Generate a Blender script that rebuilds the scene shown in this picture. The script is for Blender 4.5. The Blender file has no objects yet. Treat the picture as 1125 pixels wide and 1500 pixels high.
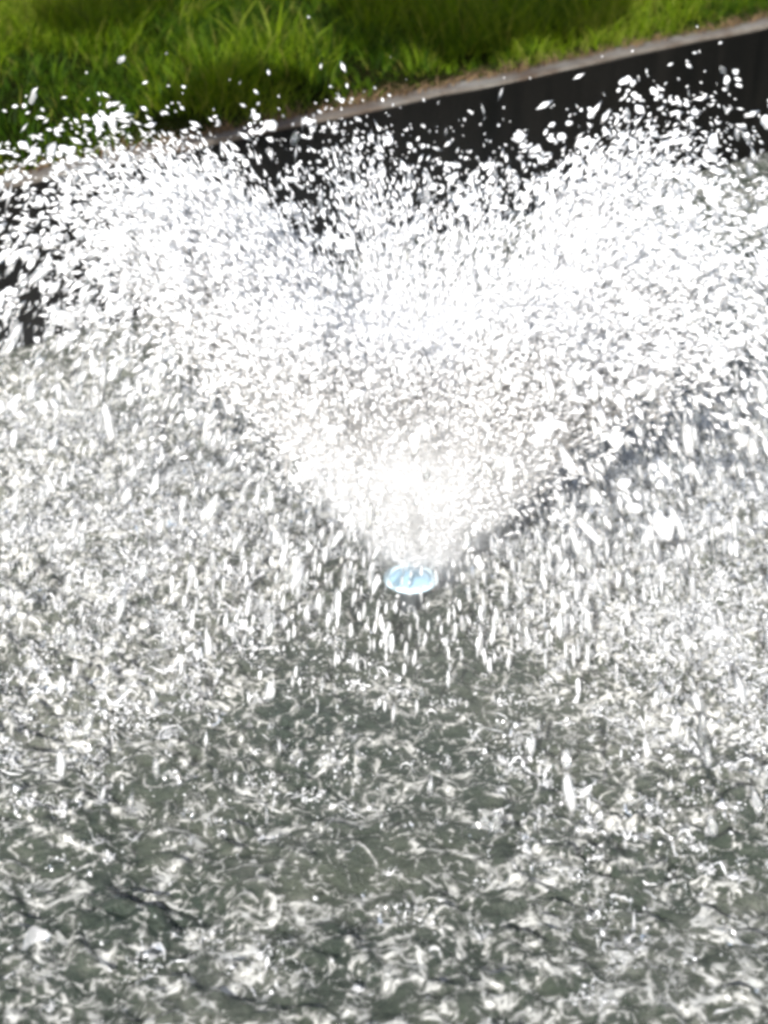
import bpy, math
import numpy as np

R = math.radians
sc = bpy.context.scene
COL = sc.collection
rng = np.random.default_rng(11)

# ------------------------------------------------------------------ camera, sky, sun, exposure
cam_d = bpy.data.cameras.new("camera")
cam_d.sensor_fit = 'VERTICAL'
cam_d.sensor_height = 24.0
cam_d.lens = 12.0 / math.tan(R(17.5))
cam_d.clip_start = 0.05
cam_d.clip_end = 2000.0
cam_d.dof.use_dof = True
cam_d.dof.focus_distance = 3.4
cam_d.dof.aperture_fstop = 2.0
cam = bpy.data.objects.new("camera", cam_d)
cam.location = (0.0, 0.0, 1.95)
cam.rotation_euler = (R(90.0 - 29.5), 0.0, 0.0)
COL.objects.link(cam)
sc.camera = cam

SUN_EL, SUN_AZ = 31.0, -167.0           # sun stands behind the viewer, to the left (azimuth from +Y towards +X)
world = bpy.data.worlds.new("World")
sc.world = world
world.use_nodes = True
wn = world.node_tree.nodes
wl = world.node_tree.links
bg = wn['Background']
sky = wn.new('ShaderNodeTexSky')
sky.sky_type = 'NISHITA'
sky.sun_disc = False
sky.sun_elevation = R(SUN_EL)
sky.sun_rotation = R(SUN_AZ)
sky.dust_density = 3.0
sky.ozone_density = 0.5
wl.new(sky.outputs[0], bg.inputs[0])
bg.inputs[1].default_value = 0.10

sun_d = bpy.data.lights.new("sun", 'SUN')
sun_d.energy = 5.0
sun_d.angle = R(0.5)
sun_d.color = (1.0, 0.99, 0.98)
sun = bpy.data.objects.new("sun", sun_d)
sun.rotation_euler = (R(-(90.0 - SUN_EL)), 0.0, R(-SUN_AZ))
sun.location = (-3, 8, 10)
COL.objects.link(sun)

sc.view_settings.view_transform = 'Standard'
sc.view_settings.look = 'None'
sc.view_settings.exposure = 1.45
sc.view_settings.gamma = 1.0
sc.view_settings.use_curve_mapping = False
sc.render.engine = 'CYCLES'
sc.cycles.filter_width = 3.7
sc.cycles.max_bounces = 18
sc.cycles.transparent_max_bounces = 28
sc.cycles.transmission_bounces = 5
sc.cycles.diffuse_bounces = 14
sc.cycles.volume_bounces = 12
sc.cycles.volume_step_rate = 2.0
sc.cycles.volume_preview_step_rate = 2.0
sc.cycles.caustics_reflective = False
sc.cycles.caustics_refractive = False

# ------------------------------------------------------------------ helpers
def mat(name):
    m = bpy.data.materials.new(name)
    m.use_nodes = True
    nt = m.node_tree
    nt.nodes.clear()
    out = nt.nodes.new('ShaderNodeOutputMaterial')
    return m, nt, nt.nodes, nt.links, out


def node(nt, typ, **kw):
    n = nt.nodes.new(typ)
    for k, v in kw.items():
        if k.startswith('i_'):
            n.inputs[k[2:].replace('_', ' ')].default_value = v
        else:
            setattr(n, k, v)
    return n


def ramp(nt, stops, src):
    n = nt.nodes.new('ShaderNodeValToRGB')
    e = n.color_ramp.elements
    while len(e) < len(stops):
        e.new(0.5)
    for q, (p, c) in zip(e, stops):
        q.position = p
        q.color = c if len(c) == 4 else (*c, 1)
    nt.links.new(src, n.inputs[0])
    return n


def mesh_obj(name, verts, tris=None, quads=None, m=None, parent=None, smooth=True, attrs=None):
    """One mesh object from numpy arrays of triangles and / or quads."""
    me = bpy.data.meshes.new(name)
    verts = np.ascontiguousarray(verts, dtype=np.float32)
    nt_ = 0 if tris is None else len(tris)
    nq = 0 if quads is None else len(quads)
    me.vertices.add(len(verts))
    me.vertices.foreach_set('co', verts.ravel())
    loops = []
    if nt_: loops.append(np.asarray(tris, dtype=np.int32).ravel())
    if nq: loops.append(np.asarray(quads, dtype=np.int32).ravel())
    loops = np.concatenate(loops)
    me.loops.add(len(loops))
    me.loops.foreach_set('vertex_index', loops)
    me.polygons.add(nt_ + nq)
    starts = np.concatenate([np.arange(nt_) * 3, nt_ * 3 + np.arange(nq) * 4]).astype(np.int32)
    me.polygons.foreach_set('loop_start', starts)
    me.polygons.foreach_set('use_smooth', np.full(nt_ + nq, smooth, dtype=bool))
    me.update(calc_edges=True)
    if attrs:
        for k, v in attrs.items():
            a = me.attributes.new(k, 'FLOAT', 'POINT')
            a.data.foreach_set('value', np.ascontiguousarray(v, dtype=np.float32))
    if m: me.materials.append(m)
    o = bpy.data.objects.new(name, me)
    COL.objects.link(o)
    if parent: o.parent = parent
    return o


def tag(o, label=None, cat=None, kind=None, group=None):
    if label: o['label'] = label
    if cat: o['category'] = cat
    if kind: o['kind'] = kind
    if group: o['group'] = group
    return o


def vnoise(x, y, seed):
    g = np.random.default_rng(seed).random((128, 128))
    xi = np.floor(x).astype(int); yi = np.floor(y).astype(int)
    fx = x - xi; fy = y - yi
    fx = fx * fx * (3 - 2 * fx); fy = fy * fy * (3 - 2 * fy)
    a = g[xi % 128, yi % 128]; b = g[(xi + 1) % 128, yi % 128]
    c = g[xi % 128, (yi + 1) % 128]; d = g[(xi + 1) % 128, (yi + 1) % 128]
    return (a * (1 - fx) + b * fx) * (1 - fy) + (c * (1 - fx) + d * fx) * fy - 0.5


def unit(v):
    return v / np.maximum(np.linalg.norm(v, axis=1, keepdims=True), 1e-9)


def frames(ax):
    ref = np.where(np.abs(ax[:, 2:3]) < 0.9, np.array([[0, 0, 1.0]]), np.array([[1.0, 0, 0]]))
    p = unit(np.cross(ax, ref))
    return p, np.cross(ax, p)


OCT_F = np.array([[0, 2, 4], [2, 1, 4], [1, 3, 4], [3, 0, 4], [2, 0, 5], [1, 2, 5], [3, 1, 5], [0, 3, 5]])


def octa(c, ax, r, half):
    """Small drops: octahedra stretched along ax. Returns verts, tris."""
    p, q = frames(ax)
    k = np.random.default_rng(5).random(len(c)) * 6.28
    p, q = p * np.cos(k)[:, None] + q * np.sin(k)[:, None], q * np.cos(k)[:, None] - p * np.sin(k)[:, None]
    r = r[:, None]; half = half[:, None]
    # order: +p, -p, +q, -q, +ax, -ax
    V = np.stack([c + p * r, c - p * r, c + q * r, c - q * r, c + ax * half, c - ax * half], axis=1)
    n = len(c)
    F = (OCT_F[None] + (np.arange(n) * 6)[:, None, None]).reshape(-1, 3)
    return V.reshape(-1, 3), F


def tetra(c, ax, r, half):
    """The finest water: slivers of four faces."""
    p, q = frames(ax)
    r = r[:, None]; half = half[:, None]
    V = np.stack([c + ax * half, c - ax * half * 0.6 + p * r, c - ax * half * 0.6 - p * r * 0.5 + q * r * 0.87,
                  c - ax * half * 0.6 - p * r * 0.5 - q * r * 0.87], axis=1)
    F = np.array([[0, 1, 2], [0, 2, 3], [0, 3, 1], [1, 3, 2]])
    n = len(c)
    return V.reshape(-1, 3), (F[None] + (np.arange(n) * 4)[:, None, None]).reshape(-1, 3)


def blobs(c, ax, r, half, jitter=0.18, seg=6):
    """Bigger drops: three wobbly rings and two poles."""
    n = len(c)
    rr = np.random.default_rng(6)
    p, q = frames(ax)
    V = [c + ax * half[:, None]]
    for h, w in ((0.6, 0.74), (-0.05, 1.0), (-0.62, 0.66)):
        for j in range(seg):
            a = 2 * math.pi * j / seg
            w_ = r * w * (1 + jitter * rr.normal(size=n))
            hh = half * (h + 0.12 * rr.normal(size=n))
            V.append(c + ax * hh[:, None] + (p * math.cos(a) + q * math.sin(a)) * w_[:, None])
    V.append(c - ax * half[:, None])
    m_ = 2 + 3 * seg
    V = np.stack(V, axis=1).reshape(-1, 3)
    F = []
    for j in range(seg):
        k = (j + 1) % seg
        F.append([0, 1 + j, 1 + k])
        for t in range(2):
            a, b = 1 + t * seg + j, 1 + t * seg + k
            c_, d = a + seg, b + seg
            F += [[a, c_, d], [a, d, b]]
        F.append([1 + 2 * seg + j, m_ - 1, 1 + 2 * seg + k])
    F = np.array(F)
    F = (F[None] + (np.arange(n) * m_)[:, None, None]).reshape(-1, 3)
    return V, F, m_


def tubes(P, rad):
    """Tapering three-sided threads. P: (n, k, 3) points, rad: (n, k)."""
    n, k, _ = P.shape
    T = np.gradient(P, axis=1).reshape(-1, 3)
    T = unit(T)
    a, b = frames(T)
    V = []
    for j in range(3):
        t = 2 * math.pi * j / 3
        V.append(P.reshape(-1, 3) + (a * math.cos(t) + b * math.sin(t)) * rad.reshape(-1, 1))
    V = np.stack(V, axis=1).reshape(-1, 3)          # n*k*3
    base = []
    for i in range(k - 1):
        for j in range(3):
            l = (j + 1) % 3
            base.append([i * 3 + j, i * 3 + l, i * 3 + 3 + l, i * 3 + 3 + j])
    Q = (np.array(base)[None] + (np.arange(n) * k * 3)[:, None, None]).reshape(-1, 4)
    return V, Q


def lathe(name, prof, m, parent, seg=64):
    k = len(prof)
    a = np.arange(seg) / seg * 2 * math.pi
    V = np.array([[rr * math.cos(t), rr * math.sin(t), zz] for t in a for rr, zz in prof])
    Q = []
    for i in range(seg):
        j = (i + 1) % seg
        for q in range(k - 1):
            Q.append([i * k + q, j * k + q, j * k + q + 1, i * k + q + 1])
    return mesh_obj(name, V, quads=np.array(Q), m=m, parent=parent)


class Pile:
    """Collects pieces into one mesh with one float attribute per vertex."""
    def __init__(s): s.v, s.t, s.q, s.a, s.n = [], [], [], [], 0
    def add(s, V, T=None, Q=None, a=1.0):
        s.v.append(V)
        if T is not None: s.t.append(T + s.n)
        if Q is not None: s.q.append(Q + s.n)
        s.a.append(np.full(len(V), a) if np.isscalar(a) else a)
        s.n += len(V)
    def build(s, name, m, attr):
        return mesh_obj(name, np.concatenate(s.v), np.concatenate(s.t) if s.t else None,
                        np.concatenate(s.q) if s.q else None, m, attrs={attr: np.concatenate(s.a)})


# ------------------------------------------------------------------ the basin frame: s runs along the far wall, n from it towards the viewer
O = np.array([-1.08, 4.426])
S = np.array([0.793, 0.609]); S = S / np.linalg.norm(S)
N = np.array([S[1], -S[0]])
S0, S1, N1, RIM = -4.2, 4.4, 3.7, 0.5


def sn(s, n):
    s = np.asarray(s, float); n = np.asarray(n, float)
    return O[0] + S[0] * s + N[0] * n, O[1] + S[1] * s + N[1] * n


def to_sn(x, y):
    dx, dy = np.asarray(x) - O[0], np.asarray(y) - O[1]
    return dx * S[0] + dy * S[1], dx * N[0] + dy * N[1]


NOZ = np.array([0.059, 3.026])          # the nozzle
JET = np.array([0.085, 3.085])          # middle of the ring the water leaves from

# ------------------------------------------------------------------ materials
def concrete(name, dry, stain, wet=False):
    m, nt, nd, lk, out = mat(name)
    tc = node(nt, 'ShaderNodeTexCoord')
    mp = node(nt, 'ShaderNodeMapping'); lk.new(tc.outputs['Object'], mp.inputs[0])
    mp.inputs['Scale'].default_value = (1, 1, 0.12 if wet else 1)
    n1 = node(nt, 'ShaderNodeTexNoise', i_Scale=9.0 if wet else 5.0, i_Detail=8.0, i_Roughness=0.65)
    lk.new(mp.outputs[0], n1.inputs[0])
    n2 = node(nt, 'ShaderNodeTexNoise', i_Scale=90.0, i_Detail=5.0, i_Roughness=0.7)
    lk.new(tc.outputs['Object'], n2.inputs[0])
    r1 = ramp(nt, [(0.36, stain), (0.62, dry)], n1.outputs[0])
    r2 = ramp(nt, [(0.3, (0.55, 0.55, 0.55)), (0.65, (1, 1, 1))], n2.outputs[0])
    mx = node(nt, 'ShaderNodeMix', data_type='RGBA', blend_type='MULTIPLY')
    mx.inputs[0].default_value = 1.0
    lk.new(r1.outputs[0], mx.inputs[6]); lk.new(r2.outputs[0], mx.inputs[7])
    bs = node(nt, 'ShaderNodeBsdfPrincipled', i_Roughness=0.35 if wet else 0.75)
    bs.inputs['Specular IOR Level'].default_value = 0.15 if wet else 0.4
    lk.new(mx.outputs[2], bs.inputs['Base Color'])
    bp = node(nt, 'ShaderNodeBump', i_Strength=0.5, i_Distance=0.006)
    lk.new(n2.outputs[0], bp.inputs['Height']); lk.new(bp.outputs[0], bs.inputs['Normal'])
    lk.new(bs.outputs[0], out.inputs[0])
    return m


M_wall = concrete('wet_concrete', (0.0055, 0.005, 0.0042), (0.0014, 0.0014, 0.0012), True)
M_cope = concrete('coping_concrete', (0.120, 0.110, 0.094), (0.055, 0.038, 0.025))


def drop_mat():
    m, nt, nd, lk, out = mat('spray_water')
    at = node(nt, 'ShaderNodeAttribute', attribute_name='air')
    df = node(nt, 'ShaderNodeBsdfDiffuse'); df.inputs[0].default_value = (0.96, 0.965, 0.97, 1)
    tl = node(nt, 'ShaderNodeBsdfTranslucent'); tl.inputs[0].default_value = (0.96, 0.965, 0.97, 1)
    w = node(nt, 'ShaderNodeMixShader'); w.inputs[0].default_value = 0.5
    lk.new(df.outputs[0], w.inputs[1]); lk.new(tl.outputs[0], w.inputs[2])
    gl = node(nt, 'ShaderNodeBsdfGlossy', i_Roughness=0.25)
    g = node(nt, 'ShaderNodeMixShader'); g.inputs[0].default_value = 0.08
    lk.new(w.outputs[0], g.inputs[1]); lk.new(gl.outputs[0], g.inputs[2])
    tr = node(nt, 'ShaderNodeBsdfTransparent'); tr.inputs[0].default_value = (0.97, 0.985, 0.98, 1)
    fr = node(nt, 'ShaderNodeFresnel', i_IOR=1.45)
    g2 = node(nt, 'ShaderNodeBsdfGlossy', i_Roughness=0.15)
    cl = node(nt, 'ShaderNodeMixShader')
    lk.new(fr.outputs[0], cl.inputs[0]); lk.new(tr.outputs[0], cl.inputs[1]); lk.new(g2.outputs[0], cl.inputs[2])
    mx = node(nt, 'ShaderNodeMixShader')
    lk.new(at.outputs['Fac'], mx.inputs[0])
    lk.new(cl.outputs[0], mx.inputs[1]); lk.new(g.outputs[0], mx.inputs[2])
    lk.new(mx.outputs[0], out.inputs[0])
    return m


M_drop = drop_mat()


def water_mat():
    m, nt, nd, lk, out = mat('pool_water')
    tc = node(nt, 'ShaderNodeTexCoord')
    fo = node(nt, 'ShaderNodeAttribute', attribute_name='foam')
    big = node(nt, 'ShaderNodeTexNoise', i_Scale=2.2, i_Detail=4.0); lk.new(tc.outputs['Object'], big.inputs[0])
    col = ramp(nt, [(0.35, (0.022, 0.030, 0.022)), (0.65, (0.043, 0.049, 0.036))], big.outputs[0])
    # bubbly foam: torn patches and specks, more of it where the drops land
    wp = node(nt, 'ShaderNodeTexNoise', i_Scale=9.0, i_Detail=4.0, i_Roughness=0.6); lk.new(tc.outputs['Object'], wp.inputs[0])
    ad = node(nt, 'ShaderNodeVectorMath', operation='MULTIPLY_ADD')
    lk.new(wp.outputs['Color'], ad.inputs[0]); ad.inputs[1].default_value = (0.10, 0.10, 0.0); lk.new(tc.outputs['Object'], ad.inputs[2])
    f1 = node(nt, 'ShaderNodeTexNoise', i_Scale=36.0, i_Detail=12.0, i_Roughness=0.86)
    lk.new(ad.outputs[0], f1.inputs[0])
    s = node(nt, 'ShaderNodeMath', operation='MULTIPLY_ADD'); lk.new(wp.outputs[0], s.inputs[0]); s.inputs[1].default_value = 0.55; lk.new(f1.outputs[0], s.inputs[2])
    a = node(nt, 'ShaderNodeMath', operation='MULTIPLY_ADD'); lk.new(fo.outputs['Fac'], a.inputs[0]); a.inputs[1].default_value = 0.22
    lk.new(s.outputs[0], a.inputs[2])
    th = node(nt, 'ShaderNodeMapRange', interpolation_type='SMOOTHSTEP'); lk.new(a.outputs[0], th.inputs[0])
    th.inputs[1].default_value = 0.82; th.inputs[2].default_value = 1.12; th.inputs[3].default_value = 0.0; th.inputs[4].default_value = 0.8
    # torn lines of bubbles, two sizes
    lines = None
    for sc_, off in ((11.0, 0.0), (27.0, 3.7)):
        rg_ = node(nt, 'ShaderNodeTexNoise', noise_type='RIDGED_MULTIFRACTAL', i_Scale=sc_, i_Detail=6.0, i_Roughness=0.64, i_Offset=1.0, i_Gain=2.0, i_Distortion=0.5)
        mv = node(nt, 'ShaderNodeVectorMath', operation='ADD'); lk.new(tc.outputs['Object'], mv.inputs[0]); mv.inputs[1].default_value = (off, off, 0)
        lk.new(mv.outputs[0], rg_.inputs[0])
        ad2 = node(nt, 'ShaderNodeMath', operation='MULTIPLY_ADD'); lk.new(a.outputs[0], ad2.inputs[0]); ad2.inputs[1].default_value = 1.1; lk.new(rg_.outputs[0], ad2.inputs[2])
        ml = node(nt, 'ShaderNodeMapRange', interpolation_type='SMOOTHSTEP'); lk.new(ad2.outputs[0], ml.inputs[0])
        ml.inputs[1].default_value = 2.72; ml.inputs[2].default_value = 3.22; ml.inputs[3].default_value = 0.0; ml.inputs[4].default_value = 1.0
        if lines is None: lines = ml.outputs[0]
        else:
            mm = node(nt, 'ShaderNodeMath', operation='MAXIMUM'); lk.new(lines, mm.inputs[0]); lk.new(ml.outputs[0], mm.inputs[1]); lines = mm.outputs[0]
    m0 = node(nt, 'ShaderNodeMix', data_type='RGBA'); lk.new(th.outputs[0], m0.inputs[0])
    lk.new(col.outputs[0], m0.inputs[6]); m0.inputs[7].default_value = (0.115, 0.118, 0.098, 1)
    mx = node(nt, 'ShaderNodeMix', data_type='RGBA'); lk.new(lines, mx.inputs[0])
    lk.new(m0.outputs[2], mx.inputs[6]); mx.inputs[7].default_value = (0.43, 0.43, 0.40, 1)
    bs = node(nt, 'ShaderNodeBsdfPrincipled', i_IOR=1.33)
    lk.new(mx.outputs[2], bs.inputs['Base Color'])
    rg = node(nt, 'ShaderNodeMapRange'); lk.new(lines, rg.inputs[0]); rg.inputs[3].default_value = 0.07; rg.inputs[4].default_value = 0.45
    lk.new(rg.outputs[0], bs.inputs['Roughness'])
    nf = node(nt, 'ShaderNodeTexNoise', i_Scale=70.0, i_Detail=6.0, i_Roughness=0.65); lk.new(tc.outputs['Object'], nf.inputs[0])
    hs_ = node(nt, 'ShaderNodeMath', operation='MULTIPLY_ADD'); lk.new(lines, hs_.inputs[0]); hs_.inputs[1].default_value = 0.5; lk.new(nf.outputs[0], hs_.inputs[2])
    bp = node(nt, 'ShaderNodeBump', i_Strength=0.9, i_Distance=0.015); lk.new(hs_.outputs[0], bp.inputs['Height'])
    lk.new(bp.outputs[0], bs.inputs['Normal'])
    lk.new(bs.outputs[0], out.inputs[0])
    return m


M_water = water_mat()


def grass_mat(name, stops, trans):
    m, nt, nd, lk, out = mat(name)
    at = node(nt, 'ShaderNodeAttribute', attribute_name='tint')
    c = ramp(nt, stops, at.outputs['Fac'])
    df = node(nt, 'ShaderNodeBsdfPrincipled', i_Roughness=0.6); df.inputs['Specular IOR Level'].default_value = 0.08; lk.new(c.outputs[0], df.inputs['Base Color'])
    tl = node(nt, 'ShaderNodeBsdfTranslucent'); lk.new(c.outputs[0], tl.inputs[0])
    mx = node(nt, 'ShaderNodeMixShader'); mx.inputs[0].default_value = trans
    lk.new(df.outputs[0], mx.inputs[1]); lk.new(tl.outputs[0], mx.inputs[2])
    lk.new(mx.outputs[0], out.inputs[0])
    return m


M_grass = grass_mat('grass_blade', [(0.0, (0.0045, 0.013, 0.001)), (0.40, (0.021, 0.052, 0.0015)), (0.8, (0.098, 0.155, 0.0025)), (1.0, (0.14, 0.13, 0.03))], 0.5)
M_thatch = grass_mat('dead_grass', [(0.0, (0.04, 0.024, 0.014)), (1.0, (0.15, 0.10, 0.055))], 0.25)


def ground_mat():
    m, nt, nd, lk, out = mat('ground_soil')
    tc = node(nt, 'ShaderNodeTexCoord')
    n1 = node(nt, 'ShaderNodeTexNoise', i_Scale=1.3, i_Detail=7.0, i_Roughness=0.6); lk.new(tc.outputs['Object'], n1.inputs[0])
    n2 = node(nt, 'ShaderNodeTexNoise', i_Scale=45.0, i_Detail=6.0, i_Roughness=0.7); lk.new(tc.outputs['Object'], n2.inputs[0])
    c1 = ramp(nt, [(0.35, (0.010, 0.010, 0.004)), (0.6, (0.014, 0.020, 0.004))], n1.outputs[0])
    # away from the basin the turf closes over the soil
    sx = node(nt, 'ShaderNodeVectorMath', operation='DOT_PRODUCT'); lk.new(tc.outputs['Object'], sx.inputs[0]); sx.inputs[1].default_value = (float(N[0]), float(N[1]), 0)
    tf = node(nt, 'ShaderNodeMapRange', interpolation_type='SMOOTHSTEP'); lk.new(sx.outputs['Value'], tf.inputs[0])
    k0 = float(O @ N)
    tf.inputs[1].default_value = k0 - 2.1; tf.inputs[2].default_value = k0 - 2.9
    tf.inputs[3].default_value = 0.0; tf.inputs[4].default_value = 1.0
    g1 = ramp(nt, [(0.35, (0.022, 0.046, 0.003)), (0.65, (0.052, 0.088, 0.006))], n1.outputs[0])
    gm = node(nt, 'ShaderNodeMix', data_type='RGBA'); lk.new(tf.outputs[0], gm.inputs[0]); lk.new(c1.outputs[0], gm.inputs[6]); lk.new(g1.outputs[0], gm.inputs[7])
    c2 = ramp(nt, [(0.3, (0.35, 0.3, 0.25)), (0.7, (1, 1, 1))], n2.outputs[0])
    mx = node(nt, 'ShaderNodeMix', data_type='RGBA', blend_type='MULTIPLY'); mx.inputs[0].default_value = 1.0
    lk.new(gm.outputs[2], mx.inputs[6]); lk.new(c2.outputs[0], mx.inputs[7])
    bs = node(nt, 'ShaderNodeBsdfPrincipled', i_Roughness=1.0); bs.inputs['Specular IOR Level'].default_value = 0.0; lk.new(mx.outputs[2], bs.inputs['Base Color'])
    bp = node(nt, 'ShaderNodeBump', i_Strength=0.8, i_Distance=0.03); lk.new(n2.outputs[0], bp.inputs['Height'])
    lk.new(bp.outputs[0], bs.inputs['Normal'])
    lk.new(bs.outputs[0], out.inputs[0])
    return m


M_ground = ground_mat()

# ------------------------------------------------------------------ ground: one sheet round the basin, out to the horizon
CW = 0.075                                # coping width


def ground_z(s, n):
    """A lumpy lawn that meets the coping and heaves a little behind it."""
    x, y = sn(s, n)
    d = np.maximum(np.maximum(-n - CW, n - N1 - CW), np.maximum(S0 - CW - s, s - S1 - CW))
    d = np.clip(d, 0, None)
    k = np.clip(d / 0.5, 0, 1)
    z = 0.09 * vnoise(x * 1.3 + 7, y * 1.3 + 3, 1) + 0.05 * vnoise(x * 3.4, y * 3.4, 2)
    far = np.clip((d - 3) / 60, 0, 1)
    return RIM - 0.025 + k * (z + 0.03) * (1 - far)


def axis(lo, hi, step, reach):
    a = list(np.arange(lo, hi + 1e-6, (hi - lo) / round((hi - lo) / step)))
    g, d = [], step
    p, q = lo, hi
    left, right = [], []
    while q - hi < reach:
        d *= 1.35
        p -= d; q += d
        left.append(p); right.append(q)
    return np.array(left[::-1] + a + right)


# columns / rows that hit the basin's outer edges exactly, the middle left open
sa = np.concatenate([axis(S0 - CW - 3, S0 - CW, 0.15, 500)[:0], np.sort(np.concatenate([
    S0 - CW - np.cumsum(0.15 * 1.32 ** np.arange(27))[::-1], np.linspace(S0 - CW, S1 + CW, 60), S1 + CW + np.cumsum(0.15 * 1.32 ** np.arange(27))]))])
na = np.sort(np.concatenate([-CW - np.cumsum(0.10 * 1.2 ** np.arange(38))[::-1], np.linspace(-CW, N1 + CW, 4),
                             N1 + CW + np.cumsum(0.15 * 1.32 ** np.arange(27))]))
gs, gn = np.meshgrid(sa, na, indexing='ij')
gx, gy = sn(gs, gn)
gv = np.stack([gx, gy, ground_z(gs, gn)], -1).reshape(-1, 3)
ii, jj = np.meshgrid(np.arange(len(sa) - 1), np.arange(len(na) - 1), indexing='ij')
cs = (sa[ii] + sa[ii + 1]) / 2; cn = (na[jj] + na[jj + 1]) / 2
keep = ~((cs > S0 - CW) & (cs < S1 + CW) & (cn > -CW) & (cn < N1 + CW))
ii, jj = ii[keep], jj[keep]
w = len(na)
gq = np.stack([ii * w + jj, ii * w + w + jj, ii * w + w + jj + 1, ii * w + jj + 1], -1)
gq = gq[:, ::-1] if np.cross([*S, 0], [*N, 0])[2] < 0 else gq
tag(mesh_obj('ground', gv, quads=gq, m=M_ground), 'lumpy dark soil of the lawn behind the basin', 'ground', 'structure')

# ------------------------------------------------------------------ the basin: wall, coping, floor
basin = bpy.data.objects.new('fountain_basin', None)
bx, by = sn((S0 + S1) / 2, N1 / 2)
basin.location = (float(bx), float(by), 0)
COL.objects.link(basin)
tag(basin, 'dark wet concrete basin wall with narrow pale coping at the lawn edge', 'basin')


def ring(name, inner, outer, z0, z1, m, step=0.12, bev=0.0, wob=0.0):
    """A rectangular ring in the basin frame with a rounded top edge, subdivided and slightly worn."""
    def loop(o, z, k):
        pts = []
        a, b, c, d = S0 - o, S1 + o, -o, N1 + o
        for (p, q, cnt) in (((a, c), (b, c), 80), ((b, c), (b, d), 30), ((b, d), (a, d), 80), ((a, d), (a, c), 30)):
            t = np.arange(cnt) / cnt
            pts.append(np.stack([p[0] + (q[0] - p[0]) * t, p[1] + (q[1] - p[1]) * t], -1))
        pts = np.concatenate(pts)
        x, y = sn(pts[:, 0], pts[:, 1])
        dz = wob * vnoise(x * 6 + k, y * 6, 40 + k)
        dr = wob * 0.8 * vnoise(x * 7, y * 7 + k, 50 + k)
        s2, n2 = to_sn(x, y)
        x2, y2 = sn(s2, n2 + dr * np.sign(n2 - N1 / 2))
        return np.stack([x2 - bx, y2 - by, z + dz], -1)
    prof = [(inner, z0), (inner, z1 - bev), (inner + bev * 0.3, z1 - bev * 0.3), (inner + bev, z1), (outer - bev, z1), (outer, z1 - bev), (outer, z0)]
    L = [loop(o, z, k % 2) for k, (o, z) in enumerate(prof)]
    cnt = len(L[0])
    V = np.concatenate(L)
    Q = []
    idx = np.arange(cnt); nx = (idx + 1) % cnt
    for k in range(len(prof)):
        k2 = (k + 1) % len(prof)
        Q.append(np.stack([k * cnt + idx, k * cnt + nx, k2 * cnt + nx, k2 * cnt + idx], -1))
    return mesh_obj(name, V, quads=np.concatenate(Q), m=m, parent=basin, smooth=False)


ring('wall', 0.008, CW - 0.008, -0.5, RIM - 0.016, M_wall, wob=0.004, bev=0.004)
ring('coping', 0.0, CW, RIM - 0.014, RIM, M_cope, wob=0.009, bev=0.005)
fx = [(S0 - 0.01, -0.01), (S1 + 0.01, -0.01), (S1 + 0.01, N1 + 0.01), (S0 - 0.01, N1 + 0.01)]
fv = np.array([[*(c - o for c, o in zip(sn(*p), (bx, by))), -0.45] for p in fx], float)
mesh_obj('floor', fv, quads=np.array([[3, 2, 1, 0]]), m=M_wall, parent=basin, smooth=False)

# ------------------------------------------------------------------ where the water flies: drops on drag-slowed ballistic paths
G, TAU = 9.81, 0.85


def jet_params(n, seed, spread=1.0):
    r = np.random.default_rng(seed)
    # the head throws a ring of uneven jets
    nj = 17
    jr = np.random.default_rng(77)
    j_az = (np.arange(nj) + jr.normal(0, 0.25, nj)) / nj * 2 * math.pi
    j_h = (0.725 + 0.09 * jr.normal(size=nj)) * (1 - 0.08 * np.cos(j_az) + 0.03 * np.sin(j_az))
    j_a = np.radians(25.0 + 2.0 * jr.normal(size=nj))
    k = r.integers(0, nj, n)
    az = j_az[k] + r.normal(0, 0.115 * spread, n)
    H = np.clip(j_h[k] * (1 + r.normal(0, 0.09 * spread, n)), 0.18, 1.0)
    low = r.random(n) < 0.22                       # slower water from the lip of the jets
    H = np.where(low, H * r.uniform(0.25, 0.9, n), H)
    al = np.clip(j_a[k] + np.radians(r.normal(0, 3.6 * spread, n)), R(7), R(42))
    return az, H, al, r


def fly(n, seed, tsel, spread=1.0, turb=0.10):
    az, H, al, r = jet_params(n, seed, spread)
    vz = np.sqrt(2 * G * H)
    vr = vz * np.tan(al)
    T = vz / G * 2 + 0.02
    t = tsel(r, n) * T
    rad = r.uniform(0.015, 0.085, n) + vr * TAU * (1 - np.exp(-t / TAU))
    vrt = vr * np.exp(-t / TAU)
    ex = np.array([np.sin(az), np.cos(az), np.zeros(n)]).T
    pos = np.zeros((n, 3))
    pos[:, 0] = JET[0] + ex[:, 0] * rad
    pos[:, 1] = JET[1] + ex[:, 1] * rad
    pos[:, 2] = 0.10 + vz * t - 0.5 * G * t * t
    vel = ex * vrt[:, None]
    vel[:, 2] = vz - G * t
    pos += r.normal(size=(n, 3)) * (turb * t)[:, None] * np.array([1, 1, 0.6])
    vel += r.normal(size=(n, 3)) * 0.35
    f = t / T
    # thinner water at the back of the bowl, a slit in the ring of jets at the front
    ok = (pos[:, 2] > 0.012)
    near = np.cos(az) < -0.55
    ok &= ~(near & (r.random(n) < 0.80) & (f > 0.36))
    back = np.cos(az) > 0.86
    ok &= ~(back & (r.random(n) < 0.76) & (f > 0.22))
    left = np.abs(az - R(268)) < R(24)
    ok &= ~(left & (r.random(n) < 0.65) & (f > 0.45))
    front = np.cos(az - math.pi + 0.02) > math.cos(R(11))
    ok &= ~(front & (f > 0.30) & (r.random(n) < 0.93))
    s_, n_ = to_sn(pos[:, 0], pos[:, 1])
    ok &= (n_ > 0.03) | (pos[:, 2] > RIM + 0.02)
    return pos[ok], vel[ok], f[ok], r


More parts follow.
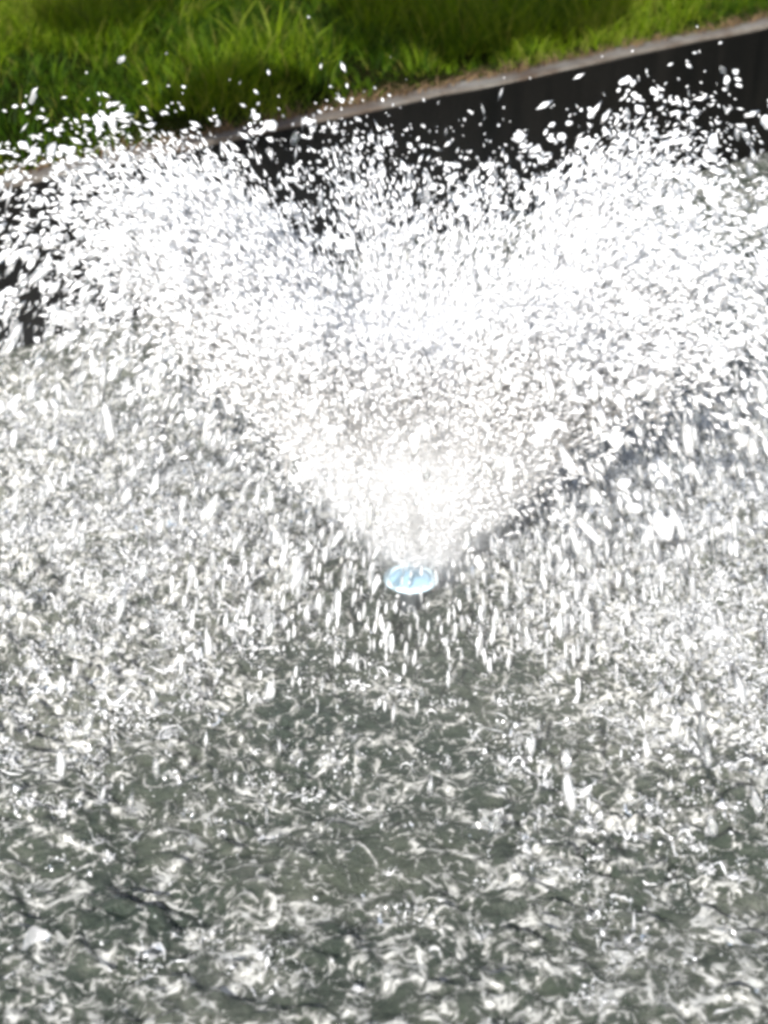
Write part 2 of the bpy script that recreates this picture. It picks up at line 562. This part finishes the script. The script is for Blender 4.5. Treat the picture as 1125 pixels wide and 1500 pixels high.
spray = Pile()
# fine water leaving the head: long threads first, then ever shorter drops
p, v, f, r = fly(190000, 1, lambda r, n: 0.006 + r.random(n) ** 0.95 * 0.34, spread=1.0, turb=0.06)
rad = r.uniform(0.0013, 0.0028, len(p)) * (0.8 + 2.0 * f)
V, F = tetra(p, unit(v), rad, rad * r.uniform(2, 6, len(p)))
spray.add(V, F, a=np.repeat(r.uniform(0.75, 1.0, len(p)), 4))
p, v, f, r = fly(82000, 2, lambda r, n: 0.09 + r.random(n) ** 1.55 * 0.52)
rad = np.exp(r.normal(math.log(0.0023), 0.40, len(p))) * (0.75 + 0.6 * f)
hv = rad * r.uniform(1.6, 4.6, len(p)); av = r.uniform(0.45, 0.95, len(p)); big = rad > np.percentile(rad, 50)
V, F = octa(p[big], unit(v[big]), rad[big], hv[big])
spray.add(V, F, a=np.repeat(av[big], 6))
V, F = tetra(p[~big], unit(v[~big]), rad[~big] * 1.25, hv[~big])
spray.add(V, F, a=np.repeat(av[~big], 4))
# heavy drops round the top of the bowl
p, v, f, r = fly(2000, 3, lambda r, n: r.uniform(0.28, 0.70, n), spread=1.15, turb=0.13)
kids = r.integers(1, 8, len(p))
p, v = np.repeat(p, kids, 0), np.repeat(v, kids, 0)
p = p + r.normal(0, 0.010, p.shape); v = v + r.normal(0, 0.8, v.shape)
rad = np.exp(r.normal(math.log(0.0044), 0.42, len(p)))
V, F, m_ = blobs(p, unit(v), rad, rad * r.uniform(0.9, 2.2, len(p)), jitter=0.24)
spray.add(V, F, a=np.repeat(r.uniform(0.45, 0.95, len(p)), m_))
o = spray.build('fountain_spray', M_drop, 'air')
tag(o, 'bursting white bowl of spray thrown up by the fountain nozzle', 'spray', 'stuff')

fall = Pile()
p, v, f, r = fly(10500, 4, lambda r, n: r.uniform(0.60, 1.0, n), spread=1.35, turb=0.17)
rad = np.exp(r.normal(math.log(0.0023), 0.40, len(p)))
V, F = octa(p, unit(v), rad, rad * r.uniform(2.0, 9.0, len(p)))
fall.add(V, F, a=np.repeat(r.uniform(0.10, 0.55, len(p)), 6))
p, v, f, r = fly(2700, 5, lambda r, n: r.uniform(0.62, 1.0, n), spread=1.5, turb=0.2)
rad = np.clip(np.exp(r.normal(math.log(0.0063), 0.30, len(p))), 0.002, 0.0095)
V, F, m_ = blobs(p, unit(v), rad, rad * r.uniform(2.0, 4.5, len(p)), jitter=0.3)
fall.add(V, F, a=np.repeat(r.uniform(0.06, 0.42, len(p)), m_))
n = 620                                              # slow water dribbling down close round the head
a_ = r.uniform(0, 2 * math.pi, n); d_ = np.abs(r.normal(0.20, 0.10, n)) + 0.07
c = np.column_stack([NOZ[0] + 0.02 + np.sin(a_) * d_ * 1.2, NOZ[1] + np.cos(a_) * d_, r.uniform(0.015, 0.16, n)])
rad = np.clip(np.exp(r.normal(math.log(0.0030), 0.4, n)), 0.001, 0.006)
V, F, m_ = blobs(c, unit(np.column_stack([np.sin(a_) * 0.12, np.cos(a_) * 0.12, -np.ones(n)])), rad, rad * r.uniform(3, 7, n), jitter=0.3)
fall.add(V, F, a=np.repeat(r.uniform(0.15, 0.7, n), m_))
o = fall.build('falling_drops', M_drop, 'air')
tag(o, 'long drops of water raining back into the basin around the nozzle', 'water drops', 'stuff')

# ------------------------------------------------------------------ the finest spray hangs as mist in and round the bowl
def mist_mat():
    m, nt, nd, lk, out = mat('mist')
    tc = node(nt, 'ShaderNodeTexCoord')
    sp = node(nt, 'ShaderNodeSeparateXYZ'); lk.new(tc.outputs['Object'], sp.inputs[0])
    def mth(op, a, b=None, c=None):
        n_ = node(nt, 'ShaderNodeMath', operation=op)
        for k, q in enumerate((a, b, c)):
            if q is None: continue
            if isinstance(q, (int, float)): n_.inputs[k].default_value = q
            else: lk.new(q, n_.inputs[k])
        return n_.outputs[0]
    def sm(v, a, b, p, q):
        n_ = node(nt, 'ShaderNodeMapRange', interpolation_type='SMOOTHSTEP'); lk.new(v, n_.inputs[0])
        for k, w_ in enumerate((a, b, p, q)): n_.inputs[k + 1].default_value = w_
        return n_.outputs[0]
    x, y, z = sp.outputs
    rr_ = mth('SQRT', mth('ADD', mth('MULTIPLY', x, x), mth('MULTIPLY', y, y)))
    n0 = node(nt, 'ShaderNodeTexNoise', i_Scale=9.0, i_Detail=4.0, i_Roughness=0.7); lk.new(tc.outputs['Object'], n0.inputs[0])
    cone = mth('MULTIPLY_ADD', mth('POWER', mth('MAXIMUM', mth('SUBTRACT', z, 0.08), 0.0), 1.15), 0.62, 0.05)
    cone = mth('ADD', cone, mth('MULTIPLY', n0.outputs[0], 0.09))
    core = mth('MULTIPLY', sm(mth('SUBTRACT', rr_, cone), -0.12, 0.06, 1.0, 0.0), sm(z, 0.08, 0.36, 0.12, 1.0))
    core = mth('MULTIPLY', core, sm(z, 0.22, 0.66, MIST_CORE, 0.0))
    halo = mth('MULTIPLY', sm(rr_, 0.5, 1.45, MIST_HALO, 0.0), sm(z, 0.25, 0.95, 1.0, 0.0))
    nz = node(nt, 'ShaderNodeTexNoise', i_Scale=5.0, i_Detail=3.0); lk.new(tc.outputs['Object'], nz.inputs[0])
    dn = mth('MULTIPLY', mth('ADD', core, halo), sm(nz.outputs[0], 0.3, 0.7, 0.75, 1.25))
    pv = node(nt, 'ShaderNodeVolumePrincipled', i_Anisotropy=0.3)
    pv.inputs['Color'].default_value = (0.97, 0.975, 0.98, 1)
    lk.new(dn, pv.inputs['Density'])
    lk.new(pv.outputs[0], out.inputs['Volume'])
    return m


MIST_CORE, MIST_HALO = 52.0, 0.07
o = lathe('spray_mist', [(0.0001, 0.055), (1.46, 0.055), (1.50, 0.12), (1.48, 0.5), (1.2, 0.85), (0.6, 0.98), (0.0001, 1.0)], mist_mat(), None, 32)
o.location = (float(JET[0]), float(JET[1]), 0.0)
tag(o, 'soft white mist hanging in and round the bowl of spray', 'mist', 'stuff')

# ------------------------------------------------------------------ water surface
p_land, _, f_land, r = fly(60000, 9, lambda r, n: r.uniform(0.965, 0.985, n), spread=1.4, turb=0.2)
SG, NG, ST = (-1.75, 3.1), (0.012, 3.55), 0.0105
ss = np.arange(SG[0], SG[1], ST); ns = np.arange(NG[0], NG[1], ST)
ws, wn_ = np.meshgrid(ss, ns, indexing='ij')
wx, wy = sn(ws, wn_)
rr_ = np.hypot(wx - JET[0], wy - JET[1])
chop = 0.35 + 0.65 * np.clip((rr_ - 0.45) / 0.5, 0, 1)
Z = np.zeros_like(wx)
for k, (fr, am) in enumerate(((3.1, 0.018), (6.5, 0.013), (13, 0.009), (27, 0.007), (52, 0.0045))):
    c_, s_ = math.cos(0.6 * k + 0.3), math.sin(0.6 * k + 0.3)
    q = vnoise((wx * c_ + wy * s_) * fr * 0.75 + 9 * k, (wy * c_ - wx * s_) * fr * 1.25 + 5 * k, 20 + k)
    Z += am * 2 * q
Z *= chop
# rings and dents where drops strike
hit = JET + (p_land[r.choice(len(p_land), 1500, replace=False), :2] - JET) * r.uniform(0.7, 1.7, (1500, 1))
for (hx, hy), w_, a_ in zip(hit, r.uniform(0.01, 0.12, 1500), r.uniform(0.002, 0.0065, 1500)):
    hs, hn = to_sn(hx, hy)
    rad_ = w_ + 0.06
    i0, i1 = np.searchsorted(ss, [hs - rad_, hs + rad_]); j0, j1 = np.searchsorted(ns, [hn - rad_, hn + rad_])
    if i1 <= i0 or j1 <= j0: continue
    d = np.hypot(ws[i0:i1, j0:j1] - hs, wn_[i0:i1, j0:j1] - hn)
    Z[i0:i1, j0:j1] += a_ * np.cos((d - w_) * 2 * math.pi / 0.038) * np.exp(-((d - w_) / 0.028) ** 2)
# foam: how much water lands here
q = JET + (p_land[:, :2] - JET) * r.uniform(0.75, 1.8, (len(p_land), 1))
hs, hn = to_sn(q[:, 0], q[:, 1])
H2, _, _ = np.histogram2d(hs, hn, bins=[np.linspace(*SG, 50), np.linspace(*NG, 38)])
for _ in range(3):
    H2 = (H2 + np.roll(H2, 1, 0) + np.roll(H2, -1, 0) + np.roll(H2, 1, 1) + np.roll(H2, -1, 1)) / 5
H2 = np.clip(H2 / np.percentile(H2, 85), 0, 1.1)


def bil(A, s, n, sr, nr):
    u = np.clip((s - sr[0]) / (sr[1] - sr[0]) * (A.shape[0] - 1), 0, A.shape[0] - 1.001)
    v_ = np.clip((n - nr[0]) / (nr[1] - nr[0]) * (A.shape[1] - 1), 0, A.shape[1] - 1.001)
    i, j = u.astype(int), v_.astype(int); a, b = u - i, v_ - j
    return A[i, j] * (1 - a) * (1 - b) + A[i + 1, j] * a * (1 - b) + A[i, j + 1] * (1 - a) * b + A[i + 1, j + 1] * a * b


foam = bil(H2, ws, wn_, SG, NG) - 0.45 * np.exp(-(np.hypot((wx - NOZ[0]) / 0.55, (wy - NOZ[1] + 0.12) / 0.42)) ** 2) + 0.45 * vnoise(wx * 4, wy * 4, 31) + 0.38 * np.clip((rr_ - 0.95) / 0.4, 0, 1)


def water_z(x, y):
    s, n = to_sn(x, y)
    return bil(Z, s, n, (ss[0], ss[-1]), (ns[0], ns[-1]))


# finished sheet: the fine patch plus coarse margins out to the walls
sl = np.concatenate([[S0 + 0.004, -3.2, -2.3], ss, [3.6, S1 - 0.004]])
nl = np.concatenate([ns, [3.62, N1 - 0.004]])
ZZ = np.pad(Z, ((3, 2), (0, 2)), mode='edge') * 1.0
FF = np.pad(foam, ((3, 2), (0, 2)), mode='edge')
A_, B_ = np.meshgrid(sl, nl, indexing='ij')
X_, Y_ = sn(A_, B_)
ii, jj = np.meshgrid(np.arange(len(sl) - 1), np.arange(len(nl) - 1), indexing='ij')
w = len(nl)
q = np.stack([ii * w + jj, ii * w + jj + 1, ii * w + w + jj + 1, ii * w + w + jj], -1).reshape(-1, 4)
o = mesh_obj('water', np.stack([X_, Y_, ZZ], -1).reshape(-1, 3), quads=q, m=M_water, attrs={'foam': FF.ravel()})
tag(o, 'choppy grey green water with foam filling the fountain basin', 'water', 'structure')

# ------------------------------------------------------------------ splashes: crowns, rebound jets, stringy films and bubbles
spl = Pile()
r = np.random.default_rng(21)


def spots(n, far=0.0):
    q = JET + (p_land[r.integers(0, len(p_land), n), :2] - JET) * r.uniform(0.7, 1.6, (n, 1)) + r.normal(0, 0.05, (n, 2))
    s, m_ = to_sn(q[:, 0], q[:, 1])
    ok = (s > SG[0]) & (s < SG[1]) & (m_ > 0.03) & (m_ < 3.5)
    return q[ok]


# crowns: torn flaring films with beads along the lip
c = spots(2000); n = len(c); K = 10
cz = water_z(c[:, 0], c[:, 1])
R0 = np.exp(r.normal(math.log(0.0075), 0.38, n)); Hc = R0 * r.uniform(0.5, 1.9, n)
a = (np.arange(K)[None] + r.uniform(-0.3, 0.3, (n, K))) / K * 2 * math.pi
d = np.stack([np.cos(a), np.sin(a), np.zeros_like(a)], -1)
hh = Hc[:, None] * r.uniform(0.25, 1.3, (n, K)) * (0.6 + 0.5 * np.cos(a - r.uniform(0, 6.28, (n, 1))))
up = np.array([0, 0, 1.0])
c3 = np.column_stack([c, cz - 0.002])[:, None]
l0 = c3 + d * R0[:, None, None]
l1 = c3 + d * (R0[:, None] * r.uniform(1.05, 1.3, (n, K)))[..., None] + up * (hh * 0.6)[..., None]
l2 = c3 + d * (R0[:, None] * r.uniform(1.25, 1.8, (n, K)))[..., None] + up * hh[..., None]
V = np.stack([l0, l1, l2], 2).reshape(-1, 3)
k0 = np.arange(K); k1 = (k0 + 1) % K
B = np.concatenate([np.stack([k0 * 3 + t_, k1 * 3 + t_, k1 * 3 + t_ + 1, k0 * 3 + t_ + 1], -1) for t_ in (0, 1)])
Q = (B[None] + (np.arange(n) * K * 3)[:, None, None])
Q = Q[r.random(Q.shape[:2]) < 0.62]
spl.add(V, Q=Q, a=np.repeat(r.uniform(0.05, 0.55, n), K * 3))
bead = (l2 + r.normal(0, 0.002, l2.shape)).reshape(-1, 3)
bead = bead[r.random(len(bead)) < 0.4]
rb_ = np.exp(r.normal(math.log(0.0017), 0.4, len(bead)))
V, F = octa(bead, np.tile(up, (len(bead), 1)), rb_, rb_ * 1.15)
spl.add(V, F, a=np.repeat(r.uniform(0.5, 1.0, len(bead)), 6))
# bursts of foam: loose clusters of fine bubbles and beads
c = spots(1050); n = len(c); K = 50
burst = c
sg = np.exp(r.normal(math.log(0.017), 0.6, n))
off = r.normal(size=(n, K, 3)) * sg[:, None, None] * np.array([1.2, 1.0, 0.7])
off[..., 2] = np.abs(off[..., 2])
P = (np.column_stack([c, np.zeros(n)])[:, None] + off).reshape(-1, 3)
P[:, 2] += water_z(P[:, 0], P[:, 1])
rd = np.exp(r.normal(math.log(0.0015), 0.5, len(P)))
V, F = tetra(P, unit(r.normal(size=P.shape)), rd * 1.3, rd * 1.6)
spl.add(V, F, a=np.repeat(r.uniform(0.2, 0.9, len(P)), 4))
# stray droplets bouncing low over the water
c = spots(6000); n = len(c)
z = water_z(c[:, 0], c[:, 1]) + r.exponential(0.03, n)
rad = np.exp(r.normal(math.log(0.0017), 0.4, n))
V, F = octa(np.column_stack([c, z]), unit(r.normal(size=(n, 3)) + [0, 0, 0.8]), rad, rad * r.uniform(1, 2.2, n))
spl.add(V, F, a=np.repeat(r.uniform(0.15, 0.8, n), 6))
# rebound jets
c = spots(240); n = len(c)
z = water_z(c[:, 0], c[:, 1]); h = np.exp(r.normal(math.log(0.016), 0.4, n))
ln = r.normal(0, 0.25, (n, 2))
P = np.stack([np.column_stack([c + ln * (h * t)[:, None], z - 0.003 + h * t]) for t in (0, .35, .7, 1)], 1)
th = h * r.uniform(0.06, 0.16, n)
V, Q = tubes(P, np.stack([th * 1.8, th, th * 0.8, th * 0.4], 1))
spl.add(V, Q=Q, a=np.repeat(r.uniform(0.25, 0.8, n), 12))
# torn strings of water on the surface
c = np.concatenate([burst[r.integers(0, len(burst), 3600)] + r.normal(0, 0.02, (3600, 2)), spots(1400)]); n = len(c); KP = 5
ang = r.uniform(0, 2 * math.pi, n)[:, None] + np.cumsum(r.normal(0, 0.55, (n, KP)), 1)
stp = np.exp(r.normal(math.log(0.0060), 0.5, n))[:, None]
px = c[:, :1] + np.cumsum(np.cos(ang) * stp, 1); py = c[:, 1:] + np.cumsum(np.sin(ang) * stp * 0.8, 1)
arch = (r.random(n) < 0.4) * r.uniform(0, 0.03, n)
pz = water_z(px, py) + 0.001 + arch[:, None] * np.sin(np.linspace(0, math.pi, KP))[None]
th = np.exp(r.normal(math.log(0.00095), 0.45, n))[:, None] * r.uniform(0.4, 1.6, (n, KP)); th[:, 0] *= 0.3; th[:, -1] *= 0.3
V, Q = tubes(np.stack([px, py, pz], -1), th)
spl.add(V, Q=Q, a=np.repeat(r.uniform(0.35, 0.95, n), KP * 3))
# bigger splashes: ligaments flung out of one dent, with beads at their ends
c = spots(800); n = len(c); L_, KP = 8, 6
cz = water_z(c[:, 0], c[:, 1])
sz = np.clip(np.exp(r.normal(math.log(0.017), 0.4, n)), 0.004, 0.032)
a = r.uniform(0, 6.28, (n, L_)) * 0.55 + r.uniform(0, 6.28, (n, 1))
ln = sz[:, None] * r.uniform(0.4, 1.5, (n, L_)); el = r.uniform(0.05, 1.0, (n, L_))
u = np.linspace(0, 1, KP)[None, None]
swirl = a[..., None] + r.normal(0, 0.8, (n, L_, 1)) * u + np.cumsum(r.normal(0, 0.28, (n, L_, KP)), -1)
rr2 = ln[..., None] * (0.15 + u)
P = np.stack([c[:, 0, None, None] + np.cos(swirl) * rr2, c[:, 1, None, None] + np.sin(swirl) * rr2,
              cz[:, None, None] + ln[..., None] * el[..., None] * (2.2 * u - 1.6 * u * u)], -1).reshape(-1, KP, 3)
th = (sz[:, None] * r.uniform(0.03, 0.09, (n, L_))).reshape(-1, 1) * np.array([1.9, 1.1, 0.7, 0.6, 0.5, 0.15]) * r.uniform(0.6, 1.5, (n * L_, KP))
V, Q = tubes(P, th)
spl.add(V, Q=Q, a=np.repeat(np.repeat(r.uniform(0.25, 0.95, n), L_), KP * 3))
bd = P[:, -1] + r.normal(0, 0.003, (len(P), 3)); rb_ = th[:, 2] * r.uniform(0.5, 1.4, len(P))
V, F = octa(bd, np.tile(up, (len(bd), 1)), rb_, rb_ * 1.2)
spl.add(V, F, a=np.repeat(r.uniform(0.4, 1.0, len(bd)), 6))
o = spl.build('water_splashes', M_drop, 'air')
tag(o, 'small white splash crowns and foam strings on the churned basin water', 'splashes', 'stuff')

# ------------------------------------------------------------------ the nozzle
def plastic(name, colr, rough, coat=0.5):
    m, nt, nd, lk, out = mat(name)
    tc = node(nt, 'ShaderNodeTexCoord')
    n1 = node(nt, 'ShaderNodeTexNoise', i_Scale=60.0, i_Detail=5.0); lk.new(tc.outputs['Object'], n1.inputs[0])
    c = ramp(nt, [(0.3, tuple(0.9 * q for q in colr)), (0.65, colr)], n1.outputs[0])
    bs = node(nt, 'ShaderNodeBsdfPrincipled', i_Roughness=rough)
    bs.inputs['Coat Weight'].default_value = coat; bs.inputs['Coat Roughness'].default_value = 0.08
    lk.new(c.outputs[0], bs.inputs['Base Color'])
    lk.new(bs.outputs[0], out.inputs[0])
    return m


noz = bpy.data.objects.new('fountain_nozzle', None)
noz.location = (NOZ[0], NOZ[1], -0.004)
COL.objects.link(noz)
tag(noz, 'pale blue round nozzle cap with white rim below the spray', 'fountain nozzle')
M_cap = plastic('blue_plastic', (0.20, 0.32, 0.41), 0.5, 0.1)
M_rim = plastic('white_plastic', (0.33, 0.43, 0.48), 0.5, 0.1)
M_pipe = plastic('grey_plastic', (0.03, 0.034, 0.036), 0.4)
cap = lathe('cap', [(0.0001, 0.082), (0.012, 0.0815), (0.026, 0.0795), (0.036, 0.078), (0.0445, 0.0775), (0.0445, 0.070), (0.02, 0.058), (0.0001, 0.058)], M_cap, noz)
lathe('rim', [(0.0448, 0.0765), (0.047, 0.079), (0.051, 0.0805), (0.056, 0.0795), (0.0595, 0.0768), (0.0602, 0.0738), (0.057, 0.0705), (0.0448, 0.0695), (0.0448, 0.0765)], M_rim, cap)
lathe('screw', [(0.0001, 0.0838), (0.0025, 0.0836), (0.0038, 0.0828), (0.004, 0.0805)], M_rim, cap, 16)
lathe('stem', [(0.0001, 0.057), (0.024, 0.056), (0.026, 0.04), (0.026, -0.1), (0.034, -0.11), (0.034, -0.45)], M_pipe, noz, 32)
hd = lathe('spray_head', [(0.0001, 0.088), (0.018, 0.086), (0.03, 0.078), (0.043, 0.076), (0.046, 0.05), (0.046, 0.02), (0.03, 0.0), (0.03, -0.45)], M_pipe, noz, 40)
hd.location = (float(JET[0] - NOZ[0]) + 0.03, float(JET[1] - NOZ[1]) + 0.05, -0.062)

# ------------------------------------------------------------------ grass
def blades(s, n, h, wid, lean_az, lean, tint, z=None):
    """Bent tapering blades: 7 vertices, 5 triangles each."""
    m_ = len(s)
    x, y = sn(s, n)
    z = ground_z(s, n) if z is None else z
    q = np.random.default_rng(3)
    wa = q.uniform(0, math.pi, m_)
    wv = np.stack([np.cos(wa), np.sin(wa), np.zeros(m_)], -1) * wid[:, None]
    ld = np.stack([np.cos(lean_az), np.sin(lean_az), np.zeros(m_)], -1)
    b = np.stack([x, y, z - 0.01], -1)
    def pt(t):
        up = h * (t - 0.28 * lean * t * t)
        return b + ld * (h * lean * t ** 1.8)[:, None] + np.array([0, 0, 1.0]) * up[:, None]
    V = np.stack([b - wv, b + wv, pt(0.4) - wv * 0.85, pt(0.4) + wv * 0.85, pt(0.75) - wv * 0.55, pt(0.75) + wv * 0.55, pt(1.0)], 1).reshape(-1, 3)
    T = np.array([[0, 1, 3], [0, 3, 2], [2, 3, 5], [2, 5, 4], [4, 5, 6]])
    F = (T[None] + (np.arange(m_) * 7)[:, None, None]).reshape(-1, 3)
    return V, F, np.repeat(np.clip(tint, 0, 1), 7)


r = np.random.default_rng(33)
gp = Pile()


def lawn(n, s_rng, d_rng, hscale, wscale, per=26):
    nt_ = n // per
    ts = r.uniform(*s_rng, nt_); td = r.uniform(*d_rng, nt_)
    k = r.integers(0, nt_, n)
    os_, od = r.normal(0, 0.042 * math.sqrt(wscale), n), r.normal(0, 0.042 * math.sqrt(wscale), n)
    s = ts[k] + os_; d = np.clip(td[k] + od, -0.01, None)
    nn = -CW - d
    x, y = sn(s, nn)
    tx, ty = sn(ts, -CW - td)
    clump = (vnoise(tx * 2.0 + 3, ty * 2.0 + 8, 61) * 1.2 + 0.6 * vnoise(tx * 5, ty * 5, 62))[k]
    tone = r.normal(0, 0.16, nt_)[k]; size = r.uniform(0.55, 1.3, nt_)[k]
    sparse_shade = np.zeros(n)
    for (cx, cy, ra, rb) in SPARSE_SHADE:
        sparse_shade = np.maximum(sparse_shade, np.exp(-(((x - cx) / ra) ** 2 + ((y - cy) / rb) ** 2) ** 2))
    ok = r.random(n) > sparse_shade * 0.9
    ok &= r.random(n) < 0.9 + 0.8 * clump
    edge = np.clip(d / 0.30, 0.35, 1)
    h = hscale * (0.07 + 0.13 * np.clip(clump + 0.4, 0, 1.2)) * size * r.uniform(0.5, 1.3, n) * edge * (1 - 0.4 * sparse_shade)
    dx, dy = S[0] * os_ - N[0] * od, S[1] * os_ - N[1] * od
    az = np.arctan2(dy, dx) + r.normal(0, 0.5, n)
    lean = np.clip(0.35 + 6.0 * np.hypot(os_, od) / math.sqrt(wscale) + 0.2 * r.normal(size=n), 0.05, 1.2)
    tint = 0.50 + 0.45 * clump + tone + 0.12 * r.normal(size=n) - 0.35 * sparse_shade  # last term paints shade into the blade colour of these patches
    tint = np.where(r.random(n) < 0.05, 0.97, np.clip(tint, 0.02, 0.88))
    wd = wscale * r.uniform(0.0010, 0.0030, n)
    V, F, t = blades(s[ok], nn[ok], h[ok], wd[ok], az[ok], lean[ok], tint[ok])
    gp.add(V, F, a=t)


SPARSE_SHADE = [(0.36, 6.75, 0.45, 0.25), (-0.62, 5.02, 0.26, 0.10)]  # stand-ins for shaded spots: blades thinned, shortened and coloured darker
lawn(72000, (-1.4, 4.2), (0.0, 2.4), 1.0, 1.0)
lawn(4500, (-4.4, 8.0), (0.0, 3.0), 1.0, 2.0)
lawn(13000, (-5.5, 9.0), (2.2, 8.0), 1.0, 3.4, per=14)
lawn(6000, (-14.0, 18.0), (7.0, 26.0), 1.3, 7.0, per=8)
o = gp.build('grass', M_grass, 'tint')
tag(o, 'tufty bright green grass growing behind the basin coping', 'grass', 'stuff')

tp = Pile()
n = 5200
s = r.uniform(-3, 5, n); d = np.abs(r.normal(0, 0.06, n)) - 0.035
V, F, t = blades(s, -CW - d, r.uniform(0.015, 0.06, n), r.uniform(0.0012, 0.003, n), r.uniform(0, 6.28, n), r.uniform(0.8, 1.6, n), r.random(n),
                 z=np.where(d < 0, RIM + 0.006, ground_z(s, -CW - d)))
tp.add(V, F, a=t)
o = tp.build('dead_grass', M_thatch, 'tint')
tag(o, 'brown dead grass and litter along the back of the coping', 'dead grass', 'stuff')

# ------------------------------------------------------------------ an unseen tree, added left of the view to shade patches of grass
tree = bpy.data.objects.new('added_shade_tree', None)
TX, TY = -3.2, 5.7
tree.location = (TX, TY, RIM)
COL.objects.link(tree)
tag(tree, 'unseen leafy tree added left of the basin to shade the grass', 'tree')
r = np.random.default_rng(55)
sd = np.array([math.sin(R(SUN_AZ)), math.cos(R(SUN_AZ))]) / math.tan(R(SUN_EL))
CL = [(gx_ + sd[0] * (cz_ - RIM), gy_ + sd[1] * (cz_ - RIM), cz_, ra, rb) for gx_, gy_, cz_, ra, rb in (  # crown clumps placed so that their shadows land on chosen grass patches
    (0.14, 6.40, 2.2, 0.36, 0.36), (0.60, 6.56, 2.25, 0.38, 0.30), (0.34, 6.22, 2.3, 0.20, 0.14), (-1.02, 6.50, 2.3, 0.26, 0.15), (-0.45, 5.25, 2.25, 0.26, 0.10))]
CL += [(-3.0, 6.0, 3.3, 0.7, 0.6), (-3.9, 5.6, 3.1, 0.6, 0.6), (-3.2, 6.7, 3.2, 0.7, 0.5), (-3.3, 5.8, 4.0, 0.6, 0.6)]
limbs = []
for (cx, cy, cz, ra, rb) in CL:
    a0 = np.array([0, 0, 1.7]); e0 = np.array([cx - TX, cy - TY, cz - RIM])
    tt = np.linspace(0, 1, 8)[:, None]
    limbs.append(a0 + (e0 - a0) * tt + np.array([0, 0, 0.25]) * np.sin(tt * math.pi) + r.normal(0, 0.025, (8, 3)))
M_bark = concrete('bark', (0.10, 0.075, 0.05), (0.035, 0.027, 0.02))
V, Q = tubes(np.array(limbs), np.tile(np.linspace(0.03, 0.004, 8), (len(limbs), 1)))
mesh_obj('limb', V, quads=Q, m=M_bark, parent=tree)
lathe('trunk', [(0.17, -0.1), (0.12, 0.12), (0.10, 0.7), (0.085, 1.3), (0.07, 1.85), (0.0001, 1.95)], M_bark, tree, 14)
vs, qs = [], []
for (cx, cy, cz, ra, rb) in CL:
    k = int((4600 if cy < 5.4 else 2000) * ra)
    c = unit(r.normal(size=(k, 3))) * (r.random((k, 1)) ** 0.45) * np.array([ra, rb, 0.24]) + np.array([cx - TX, cy - TY, cz - RIM])
    ax = unit(r.normal(size=(k, 3)) * [1, 1, 0.5]); pp, _ = frames(ax)
    ln = r.uniform(0.035, 0.07, (k, 1)); wd = ln * 0.32
    qs.append(np.arange(k * 4).reshape(-1, 4) + sum(len(q) for q in vs))
    vs.append(np.stack([c - ax * ln, c + pp * wd, c + ax * ln, c - pp * wd], 1).reshape(-1, 3))
nv = sum(len(q) for q in vs)
mesh_obj('crown', np.concatenate(vs), quads=np.concatenate(qs), m=M_grass, parent=tree, smooth=False, attrs={'tint': np.repeat(r.uniform(0.1, 0.6, nv // 4), 4)})
